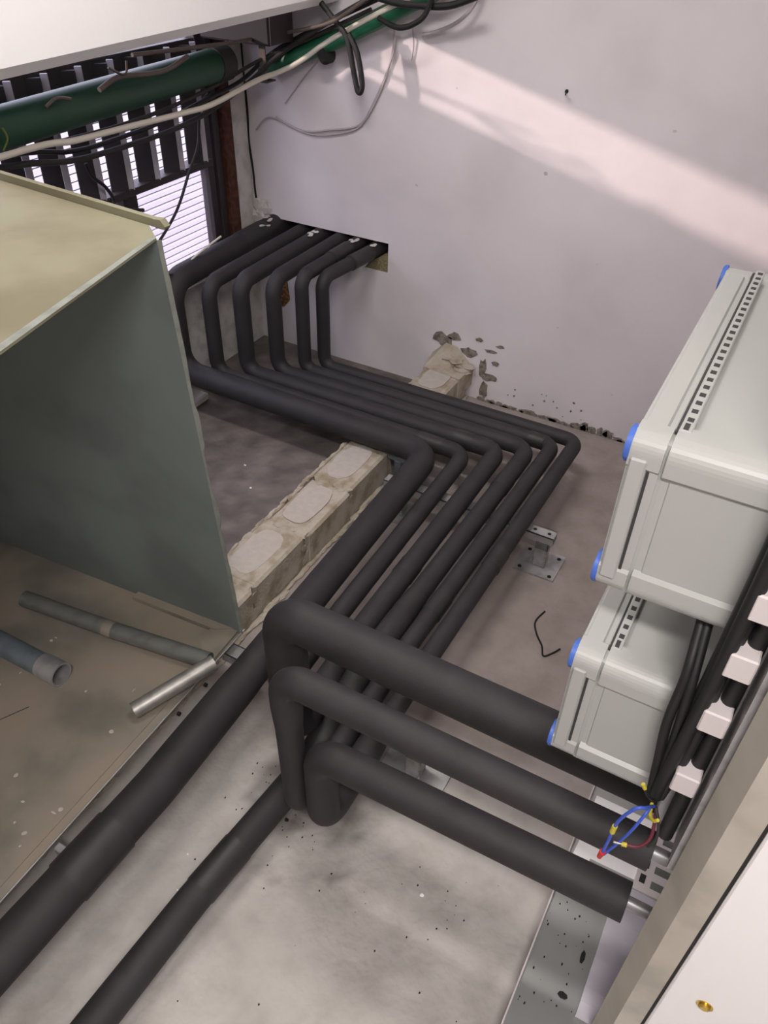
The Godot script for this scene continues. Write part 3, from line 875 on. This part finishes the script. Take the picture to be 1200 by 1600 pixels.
func build_cabinets() -> void:
	var y0 := 1.600; var y1 := 1.934; var z0 := 1.075; var z1 := 1.875
	var c := thing("enclosure", "upper, larger looking pale grey electrical enclosure with blue corner caps", "enclosure", V(0.0, y0, 1.45), "grey enclosures")
	var body := MB.new()
	body.prism(cab_profile(0.034, 0.011, y0, y1, z0, z1), V(-0.086, 0, 0), V(0, 0, 1), Vector3.UP, Vector3(0.186, 0, 0))
	obj("body", body, M.cab, c)
	obj("front_inset", bx(-0.075, 0.095, y0 + 0.06, y1 - 0.06, z0 + 0.009, z0 + 0.02, 0.003), M.cab_panel, c)
	obj("seam", bx(-0.092, -0.086, y0 + 0.010, y1 - 0.008, z0 + 0.010, z1 - 0.01), M.cab_panel, c)
	var lid := MB.new()
	lid.prism(cab_profile(0.030, 0.005, y0 + 0.004, y1 - 0.003, z0 + 0.001, z1 - 0.002), V(-0.144, 0, 0), V(0, 0, 1), Vector3.UP, Vector3(0.052, 0, 0))
	var lo := obj("lid", lid, M.cab, c)
	# recessed grips on the lid's front and top: a dark frame round a set-back panel
	obj("grip_panel", bx(-0.140, -0.112, y0 + 0.040, y1 - 0.040, z0 - 0.004, z0 + 0.012, 0.003), M.cab, lo)
	obj("grip_groove", bx(-0.111, -0.106, y0 + 0.038, y1 - 0.036, z0 + 0.0045, z0 + 0.007), M.slot, lo)
	obj("grip_groove", bx(-0.141, -0.108, y1 - 0.039, y1 - 0.035, z0 + 0.0045, z0 + 0.007), M.slot, lo)
	obj("top_pad", bx(-0.140, -0.102, y1 - 0.012, y1 - 0.004, z0 + 0.05, z1 - 0.04, 0.003), M.cab, lo)
	for k: Vector2 in [Vector2(y0 + 0.034, z0 + 0.030), Vector2(y1 - 0.034, z0 + 0.030), Vector2(y0 + 0.034, z1 - 0.032), Vector2(y1 - 0.030, z1 - 0.030)]:
		var cp := MB.new()
		cp.tube(PackedVector3Array([V(-0.1435, k.x, k.y), V(-0.150, k.x, k.y), V(-0.1535, k.x, k.y)]), [0.031, 0.031, 0.027], 22)
		obj("corner_cap", cp, M.blue, lo)
	obj("top_groove", bx(-0.0905, -0.0865, y1 - 0.012, y1 - 0.0025, z0 + 0.045, z1 - 0.03), M.slot, c)
	obj("front_shadow_slit", bx(-0.070, -0.020, y1 - 0.0625, y1 - 0.0585, z0 + 0.0075, z0 + 0.010), M.slot, c)  # dark strip painted in as the shadow below the top edge
	# punched rail along the top
	var rl := MB.new()
	abox(rl, -0.086, -0.066, y1 - 0.013, y1 + 0.001, z0 + 0.048, z1 - 0.02, 0.002)
	var ro := obj("punched_rail", rl, M.cab, c)
	var n := 24
	for i in n:
		var z := lerpf(z0 + 0.085, z1 - 0.04, i / float(n - 1))
		obj("rail_hole", bx(-0.081, -0.071, y1 - 0.002, y1 + 0.0018, z - 0.006, z + 0.006), M.slot, ro)
	obj("rail_hole", bx(-0.081, -0.073, y1 - 0.002, y1 + 0.0018, z0 + 0.052, z0 + 0.072), M.slot, ro)
	var d := c.duplicate()
	d.name = numbered("enclosure")
	add_child(d)
	d.position.y -= 0.507
	d.set_meta("label", "lower pale grey electrical enclosure with blue corner caps, just above the crossing pipes")

# ---- overhead pipes and cables --------------------------------------------------------------------
func cable(called: String, label: String, category: String, pts: Array, r: float, m: Material, segs := 8, group := "") -> MeshInstance3D:
	var b := MB.new()
	b.tube(smooth(pts, 6), r, segs)
	var o := obj(called, b, m)
	tag(o, label, category, group)
	return o

func build_overhead() -> void:
	var gp := thing("green_pipe", "dark green pipe under the white bulkhead, ending in a black cap by the hanger", "pipe", V(-2.9, 1.70, 2.0))
	var b := MB.new()
	b.tube(fillet([V(-2.86, 1.76, -1.9), V(-2.89, 1.775, 2.2), V(-2.965, 1.785, 3.62)], 0.10), 0.078, 22)
	obj("pipe_run", b, M.green, gp)
	b = MB.new()
	b.tube(PackedVector3Array([V(-2.963, 1.785, 3.55), V(-2.966, 1.785, 3.66), V(-2.966, 1.785, 3.675)]), [0.084, 0.084, 0.06], 22)
	obj("end_cap", b, M.gasket, gp)
	var tk := thing("added_dark_box", "added dark box that keeps the corner above the window post dark", "filler", V(-2.9, 1.86, 3.7))  # dark box added so the corner behind the green pipe stays dark
	obj("box_body", bx(-3.17, -2.72, 1.87, 2.25, 3.72, 3.93, 0.01), M.gasket, tk)
	obj("box_lid", bx(-2.719, -2.712, 1.875, 2.245, 3.725, 3.925, 0.002), M.frame, tk)
	var g2 := thing("green_pipe", "lighter green pipe climbing to the right along the top of the back wall", "pipe", V(-2.4, 1.9, 4.0))
	b = MB.new()
	b.tube(PackedVector3Array([V(-2.97, 1.70, 3.99), V(-2.45, 1.91, 3.99), V(-1.95, 2.14, 3.99), V(-1.3, 2.45, 3.99)]), 0.045, 18)
	obj("pipe_run", b, M.green_light, g2)
	b = MB.new()
	b.tube(PackedVector3Array([V(-2.57, 1.815, 3.99), V(-2.53, 1.83, 3.985)]), 0.048, 18)
	obj("pipe_clip", b, M.dark, g2)
	cable("conduit", "slim white conduit sagging past the window and rising along the back wall", "conduit", [V(-2.80, 1.66, 0.2), V(-2.82, 1.699, 2.056), V(-2.82, 1.680, 2.46), V(-2.82, 1.671, 2.79), V(-2.82, 1.660, 3.13), V(-2.83, 1.657, 3.37), V(-2.84, 1.70, 3.75), V(-2.80, 1.725, 3.92), V(-2.69, 1.78, 3.95), V(-2.49, 1.90, 3.95), V(-2.12, 2.08, 3.95), V(-1.6, 2.3, 3.95)], 0.0135, M.conduit, 10)
	var hs := thing("hanger_strap", "flat grey hanger strap holding the conduit below the bulkhead", "strap", V(-2.88, 1.68, 3.87))
	b = MB.new()
	b.box(V(-2.875, 1.98, 3.865), Vector3(0.042, 0.62, 0.006), 0.001)
	obj("strap", b, M.cable_tan, hs)
	b = MB.new()
	b.box(V(-2.875, 1.672, 3.90), Vector3(0.05, 0.008, 0.08), 0.001)
	obj("shelf", b, M.cable_tan, hs)

func build_cables() -> void:
	var gr := "cables under the bulkhead"
	cable("cable", "thick dusty black cable sagging lowest across the top of the window", "cable", [V(-2.9, 1.72, 1.0), V(-2.9, 1.64, 2.1), V(-2.9, 1.58, 2.5), V(-2.9, 1.57, 2.86), V(-2.9, 1.575, 3.13), V(-2.9, 1.60, 3.39), V(-2.9, 1.64, 3.58), V(-2.88, 1.70, 3.78), V(-2.80, 1.80, 3.9), V(-2.5, 1.97, 3.9), V(-2.2, 2.12, 3.9)], 0.013, M.cable_dust, 8, gr)
	cable("cable", "black cable just below the white conduit across the window", "cable", [V(-2.95, 1.74, 1.0), V(-2.95, 1.66, 2.18), V(-2.95, 1.60, 2.54), V(-2.95, 1.595, 2.83), V(-2.95, 1.61, 3.16), V(-2.95, 1.645, 3.44), V(-2.94, 1.69, 3.75), V(-2.86, 1.80, 3.92), V(-2.6, 1.93, 3.92), V(-2.2, 2.10, 3.93)], 0.011, M.cable, 8, gr)
	cable("cable", "dark brown cable hidden between green pipe and white conduit", "cable", [V(-2.93, 1.72, 1.2), V(-2.93, 1.66, 2.4), V(-2.93, 1.655, 3.0), V(-2.93, 1.70, 3.5), V(-2.9, 1.77, 3.85), V(-2.6, 1.90, 3.93), V(-2.25, 2.05, 3.93)], 0.010, M.cable_dust, 8, gr)
	cable("cable", "grey cable curving up past the hanger strap toward the bulkhead end", "cable", [V(-2.86, 1.93, 2.9), V(-2.84, 1.90, 3.5), V(-2.8, 1.90, 3.85), V(-2.57, 1.95, 3.86), V(-2.41, 2.0, 3.86), V(-2.22, 2.11, 3.86)], 0.009, M.cable_tan, 8, gr)
	cable("cable", "tan cable offcut with a forked tail in front of the green pipe", "cable", [V(-2.80, 1.845, 2.62), V(-2.80, 1.875, 2.74), V(-2.80, 1.86, 2.92), V(-2.80, 1.86, 3.05), V(-2.81, 1.89, 3.2)], 0.011, M.cable_tan, 8, gr)
	cable("cable", "thin tan wire hooked over the tan cable offcut", "cable", [V(-2.79, 1.92, 2.68), V(-2.79, 1.885, 2.75), V(-2.79, 1.89, 2.78), V(-2.79, 1.93, 2.79)], 0.005, M.cable_tan, 6, gr)
	cable("cable", "short tan cable tail over the dark green pipe at the left", "cable", [V(-2.81, 1.83, 2.34), V(-2.81, 1.85, 2.4), V(-2.81, 1.835, 2.47)], 0.007, M.cable_tan, 6, gr)
	cable("cable_tie", "yellow-green tie round the green pipe at the left edge", "cable tie", [V(-2.80, 1.80, 2.11), V(-2.80, 1.76, 2.12), V(-2.815, 1.72, 2.10)], 0.004, M.tie, 6)
	cable("cable", "black cable looped into a narrow hanging hairpin before the back wall", "cable", [V(-2.52, 2.06, 3.9), V(-2.44, 1.99, 3.9), V(-2.37, 1.92, 3.9), V(-2.33, 1.77, 3.9), V(-2.307, 1.69, 3.9), V(-2.287, 1.69, 3.9), V(-2.282, 1.74, 3.9), V(-2.31, 1.86, 3.9), V(-2.36, 1.94, 3.9)], 0.014, M.cable, 10, gr)
	cable("cable", "thick black cable arcing round the far end of the green pipe", "cable", [V(-2.2, 2.02, 3.92), V(-2.13, 2.0, 3.9), V(-2.06, 1.995, 3.88), V(-1.99, 2.015, 3.88), V(-1.93, 2.065, 3.89), V(-1.88, 2.2, 3.9)], 0.013, M.cable, 10, gr)
	cable("cable", "thick black cable along the top edge at the end of the bulkhead", "cable", [V(-2.3, 2.12, 3.92), V(-2.12, 2.09, 3.92), V(-1.95, 2.088, 3.92), V(-1.82, 2.10, 3.92), V(-1.68, 2.15, 3.92)], 0.016, M.cable, 10, gr)
	cable("cable", "grey cable rising over the lit band of the back wall", "cable", [V(-2.02, 1.95, 4.05), V(-1.96, 1.965, 4.03), V(-1.83, 2.02, 4.02), V(-1.74, 2.11, 4.02), V(-1.71, 2.25, 4.02)], 0.009, M.cable_grey, 8, gr)
	var wg := "thin wires on the back wall"
	cable("wire", "thin grey wire curving in a long bow on the back wall", "wire", [V(-2.185, 2.05, 4.06), V(-2.19, 1.97, 4.065), V(-2.21, 1.81, 4.068), V(-2.28, 1.64, 4.07), V(-2.37, 1.5, 4.07), V(-2.46, 1.44, 4.07), V(-2.68, 1.39, 4.07), V(-2.85, 1.41, 4.07), V(-2.96, 1.45, 4.07)], 0.0055, M.cable_grey, 6, wg)
	cable("wire", "thin grey wire just beside the bowed wire, reaching the corner crack", "wire", [V(-2.18, 1.93, 4.06), V(-2.2, 1.83, 4.066), V(-2.31, 1.6, 4.07), V(-2.4, 1.48, 4.07), V(-2.59, 1.43, 4.07), V(-2.77, 1.40, 4.07), V(-3.0, 1.44, 4.07), V(-3.11, 1.36, 4.07)], 0.0055, M.cable_grey, 6, wg)
	cable("wire", "thin grey wire slanting down to the corner from the conduit", "wire", [V(-2.52, 1.89, 4.05), V(-2.59, 1.83, 4.066), V(-2.74, 1.69, 4.07), V(-2.89, 1.53, 4.07)], 0.004, M.cable_grey, 6, wg)
	cable("wire", "short thin grey wire hanging down on the lit band of the wall", "wire", [V(-2.09, 2.0, 4.06), V(-2.08, 1.9, 4.068), V(-2.09, 1.83, 4.07)], 0.004, M.cable_grey, 6, wg)
	cable("wire", "dark wire dangling in a curve before the lower white slats", "wire", [V(-3.0, 1.66, 3.55), V(-3.09, 1.57, 3.57), V(-3.1, 1.39, 3.53), V(-3.1, 1.27, 3.43), V(-3.1, 1.11, 3.3), V(-3.1, 0.99, 3.13), V(-3.1, 0.90, 2.95)], 0.008, M.cable_dust, 7)
	cable("wire", "dark curled wire hanging off the louvre rail behind the duct", "wire", [V(-3.05, 1.50, 2.69), V(-3.05, 1.44, 2.71), V(-3.05, 1.37, 2.78), V(-3.05, 1.29, 2.815), V(-3.05, 1.262, 2.74), V(-3.05, 1.32, 2.61), V(-3.05, 1.39, 2.54)], 0.009, M.cable, 7)
	cable("wire", "short dark wire tail poking right from the louvre rail", "wire", [V(-3.05, 1.22, 2.80), V(-3.05, 1.225, 2.90), V(-3.05, 1.20, 3.0)], 0.009, M.cable, 7)
	cable("wire", "stiff white wire bent upward beside the brown window post", "wire", [V(-3.0, 0.81, 3.19), V(-3.0, 0.86, 3.24), V(-3.0, 0.885, 3.34), V(-3.0, 0.913, 3.52)], 0.006, M.conduit, 7)
	cable("wire", "short grey wire lying on the sill beside the thick pipe", "wire", [V(-3.0, 0.86, 2.98), V(-3.0, 0.835, 3.11), V(-3.0, 0.79, 3.2), V(-3.02, 0.77, 3.28)], 0.007, M.cable_dust, 7)
	# black leads down the side of the enclosures
	var eg := "black leads beside the enclosures"
	var ends := [[0.094, 1.045, 0.0], [0.108, 1.05, 0.006], [0.100, 1.028, -0.004]]
	var lb := ["thick black lead hanging down the right side of both enclosures, leftmost strand", "thick black lead nearest the white insulator blocks", "thick black lead lying in front of its two neighbours"]
	for i in 3:
		var e: Array = ends[i]
		cable("power_lead", lb[i], "cable", [V(e[0] - 0.01, 2.6, e[1] + 0.03), V(e[0], 2.1, e[1] - 0.005), V(e[0], 1.80, e[1]), V(e[0] - 0.004, 1.53, e[1]), V(e[0] - 0.006 + e[2], 1.35, e[1]), V(0.086 + e[2], 1.17, 1.03 + e[2])], 0.0125, M.cable, 10, eg)
	cable("power_lead", "black lead dropping from beneath the upper enclosure, left strand", "cable", [V(0.044, 1.602, 1.13), V(0.049, 1.56, 1.09), V(0.054, 1.50, 1.05), V(0.054, 1.38, 1.045), V(0.066, 1.26, 1.04), V(0.076, 1.17, 1.03)], 0.0095, M.cable, 9, eg)
	cable("power_lead", "black lead dropping from beneath the upper enclosure, right strand", "cable", [V(0.055, 1.602, 1.13), V(0.060, 1.56, 1.09), V(0.068, 1.48, 1.045), V(0.076, 1.36, 1.045), V(0.079, 1.26, 1.04), V(0.081, 1.17, 1.035)], 0.0095, M.cable, 9, eg)
	# loose coloured cores at the end of the leads
	var cg := "loose coloured cores"
	var c1 := cable("wire", "bright blue core arching over to the red tipped joint", "wire", [V(0.088, 1.18, 1.0), V(0.075, 1.215, 0.965), V(0.055, 1.215, 0.95), V(0.036, 1.15, 0.95), V(0.033, 1.07, 0.95), V(0.030, 1.02, 0.95)], 0.0036, M.wire_blue, 8, cg)
	var sl := MB.new()
	sl.tube(PackedVector3Array([V(0.0345, 1.135, 0.95), V(0.0338, 1.11, 0.95)]), 0.0055, 10)
	obj("yellow_marker", sl, M.wire_yellow, c1)
	sl = MB.new()
	sl.tube(PackedVector3Array([V(0.031, 1.03, 0.95), V(0.028, 1.005, 0.95)]), [0.007, 0.005], 10)
	obj("red_joint_cap", sl, M.wire_red, c1)
	cable("wire", "dull blue core behind the bright one, running to the same red joint", "wire", [V(0.085, 1.18, 1.0), V(0.078, 1.19, 0.97), V(0.066, 1.14, 0.955), V(0.050, 1.07, 0.955), V(0.034, 1.015, 0.953)], 0.0032, M.wire_blue, 8, cg)
	var c2 := cable("wire", "dark maroon core with a bare tinned tip and yellow ferrule", "wire", [V(0.095, 1.17, 1.0), V(0.104, 1.12, 0.975), V(0.090, 1.09, 0.96), V(0.066, 1.083, 0.955)], 0.0035, M.wire_maroon, 7, cg)
	sl = MB.new()
	sl.tube(PackedVector3Array([V(0.068, 1.083, 0.955), V(0.058, 1.082, 0.953)]), 0.0048, 10)
	obj("yellow_ferrule", sl, M.wire_yellow, c2)
	sl = MB.new()
	sl.tube(PackedVector3Array([V(0.058, 1.082, 0.953), V(0.043, 1.080, 0.950)]), 0.0025, 8)
	obj("bare_tip", sl, M.galv_bright, c2)
	cable("wire", "yellow-green core curling right at the end of the leads", "wire", [V(0.083, 1.185, 1.0), V(0.086, 1.19, 0.97), V(0.094, 1.20, 0.955), V(0.100, 1.215, 0.95)], 0.0036, M.wire_yellow, 8, cg)
	var c3 := cable("wire", "short dark core pointing left in front of the lower enclosure", "wire", [V(0.085, 1.185, 1.01), V(0.072, 1.215, 0.99), V(0.058, 1.245, 0.985)], 0.0035, M.cable, 7, cg)
	sl = MB.new()
	sl.tube(PackedVector3Array([V(0.060, 1.241, 0.985), V(0.054, 1.253, 0.984)]), 0.0042, 9)
	obj("yellow_ferrule", sl, M.wire_yellow, c3)
	cable("wire", "dark core looping down to the slotted bracket", "wire", [V(0.092, 1.18, 1.0), V(0.108, 1.15, 0.985), V(0.114, 1.11, 0.98), V(0.106, 1.08, 0.975)], 0.0035, M.cable_dust, 7, cg)

# ---- small things ------------------------------------------------------------------------------------
func build_small_things() -> void:
	var t := thing("metal_tube", "long dull grey metal tube lying on the duct's bottom plate", "tube", V(-1.9, 0.251, 1.34))
	var b := MB.new()
	b.tube(fillet([V(-2.30, 0.285, 1.266), V(-1.86, 0.285, 1.322), V(-1.46, 0.285, 1.385)], 0.3, 0.1), 0.033, 24, true, 0.029)
	obj("tube_wall", b, M.galv_old, t)
	b = MB.new()
	b.tube(PackedVector3Array([V(-1.91, 0.285, 1.3155), V(-1.87, 0.285, 1.3205)]), 0.0338, 24)
	obj("rust_band", b, M.duct_plate, t)
	b = MB.new()
	b.tube(PackedVector3Array([V(-1.415, 0.325, 1.365), V(-1.545, 0.286, 1.075)]), 0.030, 24, true, 0.027)
	tag(obj("metal_tube", b, M.galv_bright), "short bright galvanised tube leaning over the end of the long grey one", "tube")
	var bt := thing("metal_tube", "stout bluish grey tube with a socket end at the left edge", "tube", V(-2.1, 0.251, 1.06))
	b = MB.new()
	b.tube(PackedVector3Array([V(-2.75, 0.297, 1.042), V(-1.94, 0.297, 1.056)]), 0.043, 26, true, 0.038)
	obj("tube_wall", b, M.galv_blue, bt)
	b = MB.new()
	b.tube(PackedVector3Array([V(-1.965, 0.298, 1.056), V(-1.872, 0.298, 1.058)]), 0.0465, 26, true, 0.041)
	obj("socket_end", b, M.galv, bt)
	# yellowish foam in the lower right corner of the wall hole
	b = MB.new()
	var rng := RandomNumberGenerator.new()
	rng.seed = 31
	b.prism(PackedVector2Array([Vector2(-2.36, 0.676), Vector2(-2.203, 0.676), Vector2(-2.203, 0.755), Vector2(-2.25, 0.765), Vector2(-2.33, 0.72)]), V(0, 0, 4.085), Vector3.RIGHT, Vector3.UP, V(0, 0, 0.12))
	tag(obj("foam_lump", b, M.yellow_foam), "yellowish foam lump in the corner of the wall hole", "foam")
	b = MB.new()
	for a: Array in [[-2.985, 0.875, 3.98], [-2.96, 0.872, 3.90], [-3.03, 0.874, 4.02], [-2.68, 0.856, 3.99], [-2.66, 0.855, 3.95], [-2.41, 0.853, 4.02], [-2.39, 0.852, 4.03], [-2.27, 0.842, 4.05]]:
		for i in 3:
			b.blob(V(a[0] + rng.randf_range(-0.02, 0.02), a[1], a[2] + rng.randf_range(-0.02, 0.02)), Vector3(0.03, 0.008, 0.04), rng, 6, 3)
	tag(obj("plaster_crumbs", b, M.plaster), "white plaster crumbs on the pipes where they enter the hole", "crumbs").set_meta("kind", "stuff")
	# nail in the back wall
	var nail := thing("nail", "bent dark nail sticking out of the back wall near the shadow line", "nail", V(-1.25, 1.78, 4.08))
	b = MB.new()
	b.tube(PackedVector3Array([V(-1.262, 1.765, 4.085), V(-1.25, 1.782, 4.05), V(-1.243, 1.79, 4.035)]), 0.003, 7)
	obj("shank", b, M.dark, nail)
	b = MB.new()
	b.tube(PackedVector3Array([V(-1.243, 1.79, 4.035), V(-1.241, 1.793, 4.03)]), 0.009, 10)
	obj("head", b, M.dark, nail)
	# bent wire on the floor
	cable("bent_wire", "thin bent dark wire lying on the floor right of the pipes", "wire", [V(-0.515, 0.004, 2.54), V(-0.53, 0.004, 2.46), V(-0.50, 0.004, 2.395), V(-0.455, 0.004, 2.34), V(-0.43, 0.004, 2.29), V(-0.40, 0.004, 2.325), V(-0.38, 0.008, 2.36)], 0.004, M.dark, 6)
	# loose rubbish
	var k := 0
	for a: Array in [[0.094, 1.169, 0.014, 0.04, "larger curled black flake on the metal pan"], [0.078, 1.041, 0.035, 0.022, "black leaf-shaped flake near the bottom of the metal pan"]]:
		b = MB.new()
		b.blob(V(a[0], 0.088, a[1]), Vector3(a[2], 0.006, a[3]), rng)
		tag(obj("black_flake", b, M.dark), a[4], "flake")
		k += 1
	b = MB.new()
	for i in 46:
		var s := rng.randf_range(0.002, 0.007)
		b.blob(V(rng.randf_range(-0.035, 0.12), 0.086, rng.randf_range(0.95, 1.6)), Vector3(s, 0.003, s * rng.randf_range(0.8, 2.0)), rng, 5, 3)
	tag(obj("pan_crumbs", b, M.dark), "scattered tiny black crumbs on the metal pan", "crumbs").set_meta("kind", "stuff")
	b = MB.new()
	for i in 90:
		var s := rng.randf_range(0.002, 0.008)
		var x := rng.randf_range(-1.2, -0.1); var z := rng.randf_range(0.3, 1.5)
		if i < 35:
			x = -0.95 + rng.randfn(0, 0.07); z = 1.15 + rng.randfn(0, 0.08)
		elif i < 50:
			x = -1.12 + rng.randfn(0, 0.03); z = 1.22 + rng.randfn(0, 0.07)
		elif i < 65:
			x = -0.38 + rng.randfn(0, 0.10); z = 1.13 + rng.randfn(0, 0.06)
		b.blob(V(x, 0.001, z), Vector3(s, s * 0.6, s * rng.randf_range(0.8, 1.6)), rng, 5, 3)
	tag(obj("floor_crumbs", b, M.dark), "scattered dark crumbs on the pale bare floor", "crumbs").set_meta("kind", "stuff")
	b = MB.new()
	b.blob(V(-0.952, 0.004, 1.128), Vector3(0.02, 0.010, 0.016), rng)
	tag(obj("dirt_clod", b, M.dark), "single dark clod on the pale floor below the risers", "clod")
	b = MB.new()
	for a: Array in [[-1.17, 0.86], [-1.12, 0.75], [-1.07, 0.90], [-0.42, 1.13], [-2.4, 2.3], [-2.2, 2.6], [-2.5, 2.0], [-2.15, 2.2], [-2.35, 2.75]]:
		var s := rng.randf_range(0.010, 0.02)
		b.blob(V(a[0], 0.003, a[1]), Vector3(s, 0.006, s * 0.8), rng, 6, 3)
	tag(obj("white_chips", b, M.white), "scattered small white chips on the floor", "chips").set_meta("kind", "stuff")
